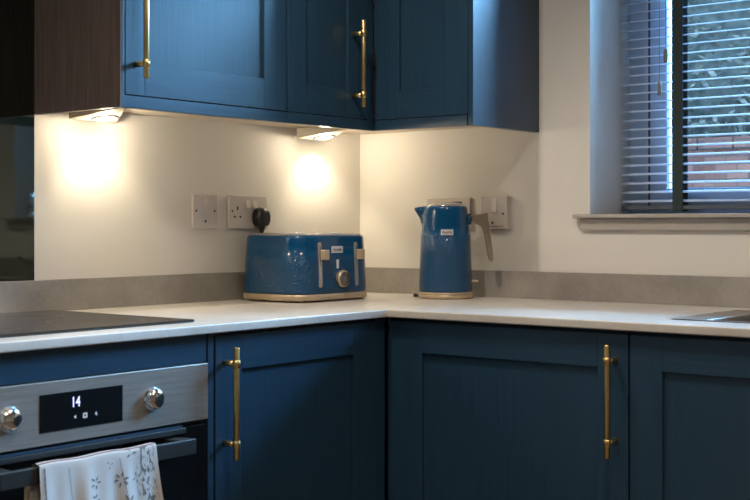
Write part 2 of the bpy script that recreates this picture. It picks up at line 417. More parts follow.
# ------------------------------------------------------------------ worktop, upstands, splashback
E_ = -0.62
mb = MB()
xs = [-2.45, E_, -0.485, -0.14, 0]; ys = [-2.75, -1.86, -1.352, E_, 0]
def inside(i, j):
    xm, ym = (xs[i]+xs[i+1])/2, (ys[j]+ys[j+1])/2
    if xm < E_ and ym < E_: return False
    return not (-0.485 < xm < -0.14 and -1.86 < ym < -1.352)
cells(mb, xs, ys, inside, WT-0.020, WT)
tag(mb.build('worktop', M_work, bevel=0.003), 'pale stone-effect worktop running round the corner under the toaster and kettle', 'worktop')
UZ = WT + 0.079
tag(MB().box(-2.45, 0, -0.012, -0.0005, WT, UZ).build('upstand', M_upst, bevel=0.001), 'grey stone upstand along the wall behind the hob and toaster', 'upstand')
tag(MB().box(-0.012, -0.0005, -2.75, -0.0125, WT, UZ).build('upstand', M_upst, bevel=0.001), 'grey stone upstand along the wall behind the kettle under the window', 'upstand')
tag(MB().box(-1.985, -1.2325, -0.007, -0.0008, UZ, 2.0).build('splashback', M_mirror), 'dark smoked mirror-glass splashback panel behind the hob', 'splashback')

# hob
hb = thing('hob', 'flat black ceramic glass hob let into the worktop above the oven', 'hob', (-1.50, -0.29, WT))
MB().prism([(-0.30+a, -0.255+b) for a, b in ((0,0),(0.60,0),(0.60,0.51),(0,0.51))], 0.0003, 0.0065).build('glass_surface', M_hob, hb, bevel=0.0015)
rg = MB()
for (cx, cy, r) in ((-0.15,-0.12,0.08),(-0.15,0.12,0.1),(0.14,-0.12,0.1),(0.14,0.12,0.075)):
    n = 48; rg.rings([[(cx+q*math.cos(2*PI*i/n), cy+q*math.sin(2*PI*i/n), 0.00675) for i in range(n)] for q in (r, r+0.0015)], 0, False, False, False)
rg.build('cooking_zone_marks', simple('grey_zone_print', (0.10,0.10,0.10), 0.3), hb)

# sink
sk = thing('sink', 'inset stainless steel sink at the right end of the worktop', 'sink', (-0.3125, -1.606, WT))
mb = MB()
x0, x1, y0, y1 = -0.1725, 0.1725, -0.254, 0.254
bx0, bx1, by0, by1, d = -0.150, 0.150, -0.232, 0.190, -0.17
o = mb.add([(x0-.012,y0-.012,.002),(x1+.012,y0-.012,.002),(x1+.012,y1+.012,.002),(x0-.012,y1+.012,.002),
            (bx0,by0,.0005),(bx1,by0,.0005),(bx1,by1,.0005),(bx0,by1,.0005),
            (bx0+.02,by0+.02,d),(bx1-.02,by0+.02,d),(bx1-.02,by1-.02,d),(bx0+.02,by1-.02,d)],
           [(0,1,5,4),(1,2,6,5),(2,3,7,6),(3,0,4,7),(4,5,9,8),(5,6,10,9),(6,7,11,10),(7,4,8,11),(8,9,10,11)])
so = mb.build('bowl', simple('worn_sink_steel', (0.46,0.44,0.41), 0.28, 1.0), sk, bevel=0.004)
MB().lathe([(0.001,0),(0.04,0),(0.04,0.003),(0.03,0.004),(0.001,0.002)], (0,-0.02,d+0.0005), 24).build('drain', M_chrome, sk)

# tap (seen in the splashback)
tp = thing('kitchen_tap', 'chrome swan-neck kitchen tap behind the sink, seen mirrored in the splashback', 'tap', (-0.068, -1.650, WT))
MB().lathe([(0.026,0),(0.026,0.006),(0.021,0.012),(0.019,0.07),(0.015,0.08)], (0,0,0), 24).build('body', M_chrome, tp)
mb = MB(); dirx, diry = -0.75, 0.66; path = [(0,0,0.06),(0,0,0.16),(0,0,0.28)]
for k in range(1, 13):
    a = PI*k/12; r = 0.055; path.append((dirx*r*(1-math.cos(a)), diry*r*(1-math.cos(a)), 0.28+r*math.sin(a)))
path.append((dirx*0.11, diry*0.11, 0.255))
mb.tube(path, 0.0115, 14); mb.tube([(dirx*0.11, diry*0.11, 0.26), (dirx*0.11, diry*0.11, 0.235)], 0.014, 14); mb.build('spout', M_chrome, tp)
mb = MB(); mb.tube([(0,-0.015,0.05),(0,-0.035,0.055),(-0.01,-0.075,0.075),(-0.015,-0.10,0.085)], [0.010,0.009,0.006,0.0055], 12); mb.build('lever', M_chrome, tp)

# ------------------------------------------------------------------ cabinets
def door(parent, x0, x1, z0, z1, st=0.080, rt=0.078, t=0.020, y=0.0, stl=None, strr=None):
    """shaker door: a frame of stiles and rails with the recessed centre panel as its child; front face at y"""
    stl = stl or st; strr = strr or st
    b = MB(); xs = [x0, x0+stl, x1-strr, x1]
    b.box(x0, x0+stl, y, y+t, z0, z1, 0); b.box(x1-strr, x1, y, y+t, z0, z1, 0)
    b.box(x0+stl, x1-strr, y, y+t, z0, z0+rt, 1); b.box(x0+stl, x1-strr, y, y+t, z1-rt, z1, 1)
    d = b.build('door', [M_navy_v, M_navy_h], parent, bevel=0.0012)
    MB().box(x0+stl-0.004, x1-strr+0.004, y+0.0085, y+0.016, z0+rt-0.004, z1-rt+0.004).build('door_panel', M_navy_v, d)
    return d
def handle(parent, x, z0, z1, y=0.0, pz=(0.034, 0.036)):
    b = MB(); yb = y - 0.038; L = z1-z0
    b.tube([(x, yb, z0), (x, yb, z0+0.002), (x, yb, z1-0.002), (x, yb, z1)], [0.0058, 0.0067, 0.0067, 0.0058], 18)
    for zz in (z0+pz[0], z1-pz[1]):
        b.tube([(x, yb, zz-0.0085), (x, yb, zz-0.0075), (x, yb, zz+0.0075), (x, yb, zz+0.0085)], [0.0076, 0.0090, 0.0090, 0.0076], 18)
        b.tube([(x, yb+0.004, zz), (x, y+0.0005, zz)], 0.0066, 14)
    h = b.build('handle', M_brass, parent); h['label'] = 'brushed brass bar handle'
    return h
def carcass(parent, x0, x1, y0, y1, z0, z1):
    return MB().box(x0, x1, y0, y1, z0, z1).build('carcass', M_carcass, parent)
DZ0, DZ1 = 0.150, WT-0.029
RUNY = -0.60

# left run, corner base cabinet
c = thing('base_cabinet', 'navy base cabinet beside the oven with brass handle on its left stile', 'cabinet', (-1.193, RUNY, 0), 0, 'navy base cabinets')
d_ = door(c, 0.004, 0.550, DZ0, DZ1, stl=0.080, strr=0.084)
handle(d_, -1.163+1.193, WT-0.299, WT-0.053)
carcass(c, 0.0, 0.560, 0.0215, 0.585, 0.10, WT-0.0215)
b = MB(); b.box(0.553, 0.5915, 0.004, 0.021, DZ0-0.0, WT-0.0215); b.build('corner_post', M_navy_v, c, bevel=0.001)
MB().box(0.0, 0.590, 0.05, 0.068, 0.0, 0.0995).build('plinth', M_navy_h, c)

# right run: local x runs towards -y in the world
def rrun(y): return (-0.60, y, 0)
c = thing('base_cabinet', 'navy base cabinet below the kettle with brass handle on its right stile', 'cabinet', rrun(-0.602), -PI/2, 'navy base cabinets')
b = MB(); b.box(0.001, 0.0085, 0.003, 0.021, DZ0, WT-0.0215); b.build('corner_post', M_navy_v, c, bevel=0.001)
d_ = door(c, 0.011, 0.691, DZ0, DZ1, stl=0.101, strr=0.077)
handle(d_, 1.261-0.602, WT-0.303, WT-0.052)
carcass(c, 0.0, 0.6915, 0.0215, 0.585, 0.10, WT-0.0215)
MB().box(0.0, 0.692, 0.05, 0.068, 0.0, 0.0995).build('plinth', M_navy_h, c)
c = thing('base_cabinet', 'navy sink base cabinet at the right edge, below the stainless sink', 'cabinet', rrun(-1.2955), -PI/2, 'navy base cabinets')
d_ = door(c, 0.002, 0.598, DZ0, DZ1, stl=0.079, strr=0.079)
handle(d_, 0.565, WT-0.303, WT-0.052)
b = MB(); b.box(0, 0.02, 0.0215, 0.585, 0.10, WT-0.0215); b.box(0.58, 0.60, 0.0215, 0.585, 0.10, WT-0.0215); b.box(0.02, 0.58, 0.0215, 0.585, 0.10, 0.12)
b.box(0.02, 0.58, 0.0215, 0.04, WT-0.08, WT-0.0215)
b.build('carcass', M_carcass, c)
MB().box(0.0, 0.600, 0.05, 0.068, 0.0, 0.0995).build('plinth', M_navy_h, c)
c = thing('base_cabinet', 'navy base cabinet beyond the sink cabinet, outside the right edge', 'cabinet', rrun(-1.897), -PI/2, 'navy base cabinets')
d_ = door(c, 0.002, 0.848, DZ0, DZ1); handle(d_, 0.04, WT-0.303, WT-0.052); carcass(c, 0, 0.85, 0.0215, 0.585, 0.10, WT-0.0215); MB().box(0.0, 0.85, 0.05, 0.068, 0.0, 0.0995).build('plinth', M_navy_h, c)

# oven housing: strip over the oven and the narrow upright beside it
c = thing('oven_housing', 'navy cabinet surround with a plain strip above the built-in oven', 'cabinet', (-1.822, RUNY, 0))
b = MB(); b.box(0.0, 0.606, 0.0, 0.019, WT-0.082, WT-0.0215, 0); b.build('top_strip', M_navy_h, c, bevel=0.001)
b = MB(); b.box(0.6105, 0.6275, 0.0, 0.585, 0.10, WT-0.0215); b.build('side_panel', M_navy_v, c, bevel=0.001)
b = MB(); b.box(-0.018, -0.001, 0.0, 0.585, 0.10, WT-0.0215); b.build('side_panel', M_navy_v, c, bevel=0.001)
b = MB(); b.box(0.0, 0.61, 0.03, 0.585, 0.10, 0.118); b.box(0.0, 0.61, 0.003, 0.021, 0.10, 0.285); b.build('carcass', M_navy_h, c); MB().box(-0.018, 0.6275, 0.05, 0.068, 0.0, 0.0995).build('plinth', M_navy_h, c)
c = thing('base_cabinet', 'navy base cabinet left of the oven, outside the left edge', 'cabinet', (-2.445, RUNY, 0), 0, 'navy base cabinets')
d_ = door(c, 0.002, 0.598, DZ0, DZ1); handle(d_, 0.565, WT-0.303, WT-0.052); carcass(c, 0, 0.60, 0.0215, 0.585, 0.10, WT-0.0215); MB().box(0.0, 0.60, 0.05, 0.068, 0.0, 0.0995).build('plinth', M_navy_h, c)

# ------------------------------------------------------------------ oven
ov = thing('built_in_oven', 'built-in oven with brushed steel control panel and black glass door', 'oven', (-1.518, RUNY, 0.30))
zb = WT - 0.30
f = MB(); f.box(-0.298, 0.304, -0.004, 0.02, zb-0.205, zb-0.084); fo = f.build('control_panel', M_steel, ov, bevel=0.002)
MB().box(-0.1225, 0.0725, -0.0052, 0.0, zb-0.180, zb-0.108).build('display', M_glass_black, ov)
text_mesh('clock_digits', '14', 0.029, M_digit, ov, Matrix.Translation((-0.041, -0.0056, zb-0.130)) @ FACE_Y @ Matrix.Scale(0.75, 4, (1,0,0)))
ic = MB()
zi = zb-0.158; 
ic.prism([(-0.046,zi),(-0.040,zi+0.004),(-0.040,zi-0.004)], 0, 0.0003, 0, Matrix.Translation((0,-0.0054,0)) @ Matrix(((1,0,0,0),(0,0,-1,0),(0,1,0,0),(0,0,0,1))))
for q in ((-0.024,-0.021,-.005,.005),(-0.017,-0.014,-.005,.005),(-0.021,-0.017,.002,.005),(-0.021,-0.017,-.005,-.002)):
    ic.box(q[0], q[1], -0.0057, -0.0053, zi+q[2], zi+q[3])
ic.prism([(0.004,zi),(0.008,zi+0.005),(0.010,zi-0.004)], 0, 0.0003, 0, Matrix.Translation((0,-0.0054,0)) @ Matrix(((1,0,0,0),(0,0,-1,0),(0,1,0,0),(0,0,0,1))))
ic.build('display_icons', M_icon, ov)
RXY = Matrix.Rotation(PI/2, 4, 'X')
for kx in (-0.190, 0.150):
    k = MB(); T = Matrix.Translation((kx, -0.004, zb-0.145)) @ RXY
    k.lathe([(0.0245,0),(0.0245,0.003),(0.0220,0.005),(0.0220,0.012),(0.0195,0.0165),(0.014,0.0190),(0.0005,0.0200)], (0,0,0), 36, mat=T)
    ko = k.build('knob', M_chrome, ov)
    mk = MB(); mk.box(-0.001, 0.001, 0.008, 0.016, 0.0175, 0.0196, mat=T); mk.build('pointer', M_hole, ko)
MB().box(-0.300, 0.300, 0.006, 0.025, zb-0.212, zb-0.2055).build('vent_gap', M_hole, ov)
dz = zb-0.214
D = MB(); D.box(-0.298, 0.300, -0.002, 0.024, dz-0.400, dz-0.0005); dd = D.build('door', M_glass_black, ov, bevel=0.002)
MB().box(-0.297, 0.235, -0.012, -0.0022, dz-0.012, dz-0.001).build('top_trim', M_dark_steel, dd, bevel=0.001)
MB().box(-0.235, 0.235, 0.0, 0.5, -0.19, zb-0.21).build('cavity', M_carcass, ov)
Hh = MB()
Hh.box(-0.243, 0.222, -0.058, -0.046, zb-0.263, zb-0.231)
for s, xx in ((-1, -0.243), (1, 0.222)):
    Hh.prism([(xx, -0.0575), (xx, -0.030), (xx-s*0.010, -0.002), (xx-s*0.040, -0.002), (xx-s*0.034, -0.0575)], zb-0.262, zb-0.232)
Hh.build('door_handle', M_dark_steel, dd, bevel=0.002)

# ------------------------------------------------------------------ tea towel over the oven handle
HX, HY, HZ = -1.518, RUNY, WT
tx0, tx1 = -1.682, -1.408
bar_y0, bar_y1, bar_top, bar_bot = HY-0.058, HY-0.046, WT-0.231, WT-0.263
def tow(u, s, off=0.0):
    """u 0..1 across, s metres along: s<0 hangs behind, s>0 in front"""
    half = 0.009
    x = tx0 + (tx1-tx0)*u
    yc = (bar_y0+bar_y1)/2
    wav = 0.0035*math.sin(u*19+0.6) + 0.0025*math.sin(u*37+s*9) + 0.002*math.sin(u*7-1)
    if s > half:
        dr = s-half; k = min(dr/0.12, 1)
        y = yc-0.0115-off - max(wav, -0.0055)*k*1.2 - 0.006*k
        z = bar_top + 0.0015 - dr
        x += 0.010*(u-0.2)*k + 0.006*k*math.sin(dr*7)
    elif s < -half:
        dr = -s-half; k = min(dr/0.12, 1)
        y = yc+0.0105+off + max(wav*0.5, 0)*k
        y = min(y, HY-0.015)
        z = bar_top + 0.0015 - dr; x += -0.012*k
    else:
        a = s/half*PI/2; y = yc-math.sin(a)*(0.011+off); z = bar_top+0.0015 + math.cos(a)*(0.004+off)
    # gentle roll in height across the cloth
    z += 0.0012*math.sin(u*14) if abs(s) <= half else 0
    return Vector((x-HX, y-HY, z-HZ))
tw = thing('tea_towel', 'white tea towel with grey printed sprigs draped over the oven door handle', 'towel', (HX, HY, HZ))
nu, S = 60, [-0.26 + 0.012*i for i in range(21)] + [-0.009+0.0018*i for i in range(11)] + [0.014+0.012*i for i in range(29)]
S = sorted(S)
mb = MB(); R = [[tow(i/nu, s) for i in range(nu+1)] for s in S]
o = mb.rings(R, 0, True, False, False, closed=False)
uvs = [(i/nu, s) for s in S for i in range(nu+1)]
# printed sprigs, lying just proud of the cloth
def leafshape(uc, sc, ang, L, W):
    pts = []
    for k in range(10):
        a = 2*PI*k/10; lx, ly = L*math.cos(a), W*math.sin(a)*(1-0.3*math.cos(a))
        pts.append((uc + (lx*math.cos(ang)-ly*math.sin(ang))/(tx1-tx0), sc + lx*math.sin(ang)+ly*math.cos(ang)))
    pv = [tow(min(max(p[0], 0), 1), p[1], 0.0012) for p in pts]
    mb.add(pv, [tuple(range(10))], 1, True); uvs.extend(pts)
rs = random.Random(3)
for (uc, sc, n, r) in ((0.44,0.058,5,0.009),(0.43,0.090,5,0.008),(0.66,0.062,6,0.011),(0.80,0.064,4,0.008),(0.57,0.030,3,0.006),(0.76,0.013,3,0.009),(0.27,0.14,5,0.01),(0.55,0.15,6,0.011),(0.3,0.24,5,0.01),(0.62,0.22,6,0.01),(0.70,0.11,7,0.013)):
    a0 = rs.uniform(0, 6)
    for k in range(n):
        a = a0 + 2*PI*k/n + rs.uniform(-.2,.2); leafshape(uc + r*math.cos(a)/(tx1-tx0), sc + r*math.sin(a), a, r*0.5, r*0.17)
for (u0, s0, u1, s1) in ((0.66,0.02,0.70,0.11),(0.70,0.11,0.62,0.22),(0.27,0.14,0.23,0.02)):
    for k in range(14):
        t = (k+.5)/14; leafshape(u0+(u1-u0)*t, s0+(s1-s0)*t, math.atan2(s1-s0, (u1-u0)*(tx1-tx0)), abs(s1-s0)/26+0.0005, 0.0006)
for k in range(24):      # beige lower hems showing at the left fold
    leafshape(0.035, 0.02+k*0.013, PI/2, 0.008, 0.0018)
to = mb.build('cloth', [M_towel, M_towel_print], tw)
uvl = to.data.uv_layers.new(name='UVMap')
for lp in to.data.loops: uvl.data[lp.index].uv = uvs[lp.vertex_index]
mb = MB(); mb.tube([tow(i/40, 0.004, 0.0010) for i in range(41)], 0.0011, 6); mb.build('hem', M_towel_hem, tw)
mb = MB()     # folded-under layer peeping out on the left
R = []
for k in range(24):
    s = 0.035 + k*0.014
    R.append([Vector((tx0-HX-0.012+i*0.006, (bar_y1+0.012)-HY+0.0015*math.sin(i), WT-0.231-s-HZ)) for i in range(9)])
mb.rings(R, 0, True, False, False, closed=False); mb.build('lining', M_towel_back, tw)

# ------------------------------------------------------------------ wall cabinets
CZ = WT
WFY = -0.333
TOPZ = WT + 1.30
def pelmet_z(): return (CZ+0.484, CZ+0.5125)
wc = thing('wall_cabinet', 'navy wall cabinet with dark woodgrain side at the left, above the hob end', 'cabinet', (-1.240, WFY, CZ+0.484), 0, 'navy wall cabinets')
z0 = 0.0305; z1 = 0.79
d_ = door(wc, 0.0215, 0.551, z0, z1, stl=0.057, strr=0.082, rt=0.078)
handle(d_, -1.189+1.240, 0.067, 0.067+0.245)
b = MB(); b.box(0.0102, 0.0195, 0.0, 0.020, 0.0, 0.82); b.build('end_stile', M_navy_v, wc, bevel=0.001)
b = MB(); b.prism([(0.008,0.0005),(0.010,0.0005),(0.010,0.0205),(0.0185,0.0205),(0.0185,0.3325),(0.008,0.3325)], 0.0, 0.82); b.build('side_panel', M_brown, wc)['label'] = 'dark brown woodgrain side panel'
b = MB(); b.box(0.0197, 0.5525, 0.001, 0.020, 0.0, 0.0285); b.build('pelmet', M_navy_h, wc, bevel=0.001)
b = MB(); b.box(0.0185, 0.5525, 0.0215, 0.3325, 0.024, 0.815); b.build('carcass', M_under, wc)
# small cable clip under the cabinet
b = MB(); b.lathe([(0.013,0),(0.013,-0.003),(0.009,-0.006),(0.001,-0.007)], (0.34, 0.08, 0.0235), 20); b.build('cable_cover', M_white, wc)

# corner cabinet: two faces meeting at the inside corner
cc = thing('corner_wall_cabinet', 'navy corner wall cabinet with brass handle by its inner fold', 'cabinet', (0, 0, CZ+0.484), 0, 'navy wall cabinets')
b = MB(); b.box(-0.3575, -0.3320, -0.3305, -0.3150, 0.0285, 0.82); b.build('corner_post', M_navy_v, cc)
b = MB(); X = [-0.686, -0.3125, -0.0005]; Y = [-0.6625, -0.3125, -0.0005]
cells(b, X, Y, lambda i, j: not (i == 0 and j == 0), 0.024, 0.815); b.build('carcass', M_under, cc)
b = MB(); 
cells(b, [-0.6865, -0.333, -0.314], [-0.6630, -0.333, -0.314], lambda i, j: not (i == 0 and j == 0), 0.0, 0.0285); b.build('pelmet', M_navy_h, cc, bevel=0.001)
def sub(loc, rz):
    return Matrix.Translation(loc) @ Matrix.Rotation(rz, 4, 'Z')
def door_at(parent, T, *a, **k):
    d = door(parent, *a, **k); d.matrix_local = T; return d
d_ = door_at(cc, sub((-0.686, WFY, 0), 0), 0.003, 0.327, z0, z1, stl=0.072, strr=0.083)
handle(d_, 0.686-0.420, 0.059, 0.059+0.243)
d_ = door_at(cc, sub((WFY, -0.336, 0), -PI/2), 0.001, 0.329, z0, z1, stl=0.091, strr=0.077)
b = MB(); b.box(-0.333, -0.3135, -0.6812, -0.667, 0.0, 0.82); b.build('end_stile', M_navy_v, cc, bevel=0.001)
b = MB(); b.prism([(-0.3326,-0.6830),(-0.0005,-0.6830),(-0.0005,-0.6635),(-0.3130,-0.6635),(-0.3130,-0.6814),(-0.3326,-0.6814)], 0.0, 0.82); b.build('side_panel', M_navy_v, cc)

# triangular under-cabinet lights
LC = (1.0, 0.87, 0.65)
def wedge_light(A, B, C, ztop, zt, zthin, label, energy, hit):
    P = [Vector((*A, 0)), Vector((*C, 0)), Vector((*B, 0))]; cen = (P[0]+P[1]+P[2])/3
    t = thing('under_cabinet_light', label, 'light', (cen.x, cen.y, ztop), 0, 'triangular lights under the wall cabinets')
    q = [p-cen for p in P]
    b = MB(); b.prism([(p.x, p.y) for p in q], [-zt, -zt, -zthin], -0.0002); b.build('housing', M_light_body, t, bevel=0.0015)
    # frame for the sloping lower face
    a0 = Vector((q[0].x, q[0].y, -zt)); a1 = Vector((q[1].x, q[1].y, -zt)); a2 = Vector((q[2].x, q[2].y, -zthin))
    n = (a1-a0).cross(a2-a0).normalized()
    if n.z > 0: n = -n
    lc = (a0*0.30+a1*0.44+a2*0.26)
    ex = (a1-a0).normalized(); ey = n.cross(ex)
    M = Matrix((( ex.x, ey.x, n.x, lc.x), (ex.y, ey.y, n.y, lc.y), (ex.z, ey.z, n.z, lc.z), (0,0,0,1)))
    rng = MB(); rng.lathe([(0.034,-0.0005),(0.034,0.002),(0.0275,0.0032),(0.0265,0.001)], (0,0,0), 32, mat=M, cap0=False, cap1=False); rng.build('bezel', M_silver, t)
    ln = MB(); ln.lathe([(0.0265,-0.0005),(0.0265,0.0012),(0.001,0.0022)], (0,0,0), 32, mat=M); ln.build('lens', M_lens, t)
    w = cen + Vector((0,0,ztop)) + lc + n*0.012
    w.z = min(w.z, ztop - zt - 0.004)
    tgt = Vector(hit)
    for kind, e in (('SPOT', energy), ('POINT', energy*0.85)):
        L = bpy.data.lights.new('under_cabinet_lamp', kind); L.energy = e; L.color = LC; L.shadow_soft_size = 0.014
        if kind == 'SPOT': L.spot_size = math.radians(96); L.spot_blend = 0.55
        lo = bpy.data.objects.new('under_cabinet_lamp', L); COL.objects.link(lo); lo.location = w
        aim = tgt; lo.rotation_euler = (aim-w).to_track_quat('-Z', 'Y').to_euler()
    return t
ZT = CZ + 0.5078
wedge_light((-1.150,-0.030), (-1.108,-0.200), (-0.990,-0.014), ZT, 0.030, 0.006, 'triangular nickel light with lit lens under the left end of the wall cabinet', 3.4, (-1.010, 0.045, CZ+0.0))
wedge_light((-0.330,-0.030), (-0.259,-0.180), (-0.172,-0.014), ZT, 0.031, 0.006, 'triangular nickel light with lit lens under the corner wall cabinet above the toaster', 3.7, (-0.175, 0.045, CZ+0.0))

# ------------------------------------------------------------------ sockets
def plate(parent, w, h, d=0.010):
    b = MB(); b.box(-w/2, w/2, -d, -0.0005, -h/2, h/2); return b.build('face_plate', M_plate, parent, bevel=0.0025, bseg=3)
def dot(parent, x, z, r, d=0.010, mat=None, name='screw'):
    T = Matrix.Translation((x, -d, z)) @ RXY
    b = MB(); b.lathe([(r, -0.0005), (r, 0.0006), (r*0.5, 0.0004)], (0,0,0), 16, mat=T); return b.build(name, mat or M_hole, parent)
def rocker(parent, x, z, w, h, d=0.010):
    b = MB(); b.add([(x-w/2,-d+.0002,z-h/2),(x+w/2,-d+.0002,z-h/2),(x+w/2,-d+.0002,z+h/2),(x-w/2,-d+.0002,z+h/2),
                     (x-w/2,-d-.0045,z-h/2),(x+w/2,-d-.0045,z-h/2),(x+w/2,-d-.0008,z+h/2),(x-w/2,-d-.0008,z+h/2)],
                    [(0,1,2,3),(4,7,6,5),(0,4,5,1),(1,5,6,2),(2,6,7,3),(3,7,4,0)])
    return b.build('rocker_switch', M_rocker, parent, bevel=0.0006)
def slots(parent, x, z, d=0.010):
    b = MB(); yy = (-d-0.0004, -d+0.0005)
    b.box(x-0.0026, x+0.0026, *yy, z+0.012, z+0.022); b.box(x-0.0145, x-0.0075, *yy, z-0.010, z-0.0045); b.box(x+0.0075, x+0.0145, *yy, z-0.010, z-0.0045)
    return b.build('socket_holes', M_hole, parent)
s = thing('wall_switch', 'square white switched outlet plate on the wall, left of the double socket', 'socket', (-0.677, 0, CZ+0.252))
plate(s, 0.091, 0.095); rocker(s, 0.0, 0.030, 0.017, 0.022); dot(s, -0.035, 0.002, 0.0032); dot(s, 0.034, 0.002, 0.0032)
dot(s, 0, -0.027, 0.0035, name='cord_outlet'); 
b = MB(); n = 40; T = Matrix.Translation((0,-0.0102,-0.020)) @ RXY
b.lathe([(0.0175,0),(0.0175,0.0008),(0.0165,0.0008),(0.0165,0)], (0,0,0), 36, mat=T, cap0=False, cap1=False); b.box(-0.008,0.008,-0.0108,-0.010,-0.036,-0.0345); b.build('outlet_ring', M_rocker, s)
s = thing('double_socket', 'white double wall socket behind the toaster, black plug in its right side', 'socket', (-0.511, 0, CZ+0.2515))
plate(s, 0.153, 0.096); 
for xx in (-0.002, 0.026): rocker(s, xx, 0.023, 0.016, 0.022)
slots(s, -0.043, -0.006); slots(s, 0.044, -0.006); dot(s, -0.064, 0.003, 0.0030); dot(s, 0.069, 0.003, 0.0030)
# plug
pg = thing('plug', 'black three-pin plug with cable hanging behind the toaster', 'plug', (-0.474, -0.0105, CZ+0.233))
b = MB(); 
def sq_ring(w, h, y, cz, n=28, e=2.5):
    out = []
    for i in range(n):
        a = 2*PI*i/n; ca, sa = math.cos(a), math.sin(a)
        out.append((w*math.copysign(abs(ca)**(2/e), ca), y, cz + h*math.copysign(abs(sa)**(2/e), sa)*(1.0 if sa > 0 else 1.0)))
    return out
b.rings([sq_ring(.0225,.026,-0.0003,.004), sq_ring(.0240,.028,-.004,.004), sq_ring(.0236,.0275,-.020,.004), sq_ring(.022,.025,-.032,.003), sq_ring(.014,.016,-.037,.002)])
b.build('plug_body', M_black, pg)
b = MB(); b.tube([(0,-0.017,-0.018),(0,-0.017,-0.030),(0,-0.017,-0.040)], [0.011,0.0085,0.0055], 14); b.build('strain_relief', M_black, pg)
b = MB(); b.tube([(0,-0.017,-0.038),(0.002,-0.018,-0.075),(0.010,-0.020,-0.13),(0.018,-0.014,-0.19),(0.028,-0.014,-0.2235),(0.045,-0.014,-0.2290),(0.060,-0.014,-0.2290)], 0.0034, 10); b.build('cable', M_black, pg)

s = thing('double_socket', 'white double wall socket mostly hidden behind the kettle', 'socket', (0, -0.361, CZ+0.250), -PI/2)
plate(s, 0.164, 0.096)
for xx in (-0.012, 0.014): rocker(s, xx, 0.024, 0.016, 0.020)
slots(s, -0.045, -0.006); slots(s, 0.045, -0.006)
s = thing('fused_switch', 'square white fused switch plate on the wall, right of the kettle handle', 'switch', (0, -0.537, CZ+0.252), -PI/2)
b = MB(); b.box(-0.047, 0.048, -0.010, -0.0005, -0.049, 0.047); b.build('back_box', M_plate, s, bevel=0.003)
b = MB(); b.box(-0.047, 0.048, -0.020, -0.0102, -0.048, 0.047); b.build('face_plate', M_plate, s, bevel=0.0025, bseg=3)
rocker(s, 0.002, 0.020, 0.019, 0.040, 0.020); dot(s, 0.033, -0.004, 0.0036, 0.020); dot(s, -0.005, -0.031, 0.0038, 0.020); 
b = MB(); b.box(-0.030, 0.036, -0.0206, -0.020, -0.0425, -0.0405); b.build('fuse_slot', M_knobface, s)

# ------------------------------------------------------------------ toaster
def rrect(hx, hy, r, z, n=8, cx=0.0, cy=0.0):
    out = []
    for (sx, sy, a0) in ((1,1,0),(-1,1,PI/2),(-1,-1,PI),(1,-1,1.5*PI)):
        for k in range(n+1):
            a = a0 + PI/2*k/n
            out.append((cx+sx*(hx-r) + r*math.cos(a), cy+sy*(hy-r) + r*math.sin(a), z))
    return out
def set_uv(o, scale_h=1.0):
    me = o.data; uvl = me.uv_layers.new(name='UVMap')
    hx = max(v.co.x for v in me.vertices); hy = max(v.co.y for v in me.vertices)
    for p in me.polygons:
        for li in p.loop_indices:
            co = me.vertices[me.loops[li].vertex_index].co; n = p.normal
            if abs(n.x) > abs(n.y)*1.0: u = co.y
            else: u = co.x
            uvl.data[li].uv = (u, co.z)
tth = math.radians(-1)
TW, TD, TH = 0.315, 0.254, 0.190
tc_ = Vector((-0.431, -0.162))
to_ = thing('toaster', 'glossy blue four-slice toaster with champagne base band standing in the corner', 'toaster', (tc_.x, tc_.y, WT), tth)
hx, hy = TW/2, TD/2
b = MB(); b.rings([rrect(hx-.006,hy-.006,.055,0.004), rrect(hx,hy,.058,0.007), rrect(hx,hy,.058,0.021), rrect(hx-.002,hy-.002,.058,0.0225)], smooth=True)
for sx in (-1,1):
    for sy in (-1,1): b.lathe([(0.012,0.0003),(0.013,0.005)], (sx*(hx-.035), sy*(hy-.035), 0), 16)
b.build('base_band', M_champ, to_)
prof = [(0.0,0.0226),(0.0,0.030),(-.0008,0.06),(-.0020,0.10),(-.0032,0.128),(-.0036,0.1285),(-.0050,0.160),(-.0058,0.179),(-.0075,0.1840),(-.0120,0.1864)]
b = MB(); b.rings([rrect(hx+o_-.001,hy+o_-.001,.058,z) for o_, z in prof]); bo = b.build('body', M_toast, to_); set_uv(bo)
# steel top with four slots
b = MB(); b.rings([rrect(hx-.016,hy-.016,.045,0.1855), rrect(hx-.016,hy-.016,.045,0.1885), rrect(hx-.019,hy-.019,.042,0.1898)], smooth=False); tpo = b.build('top_plate', M_silver, to_)
b = MB()
for xx in (-0.096, -0.040, 0.040, 0.096):
    b.box(xx-0.014, xx+0.014, -0.080, 0.080, 0.1893, 0.1902)
b.build('bread_slots', M_hole, to_)
b = MB()
for xx in (-0.096, -0.040, 0.040, 0.096):
    for s_ in (-1, 1): b.tube([(xx+s_*0.0155, -0.082, 0.1905), (xx+s_*0.0155, 0.082, 0.1905)], 0.0016, 8)
b.build('slot_rims', M_chrome, to_)
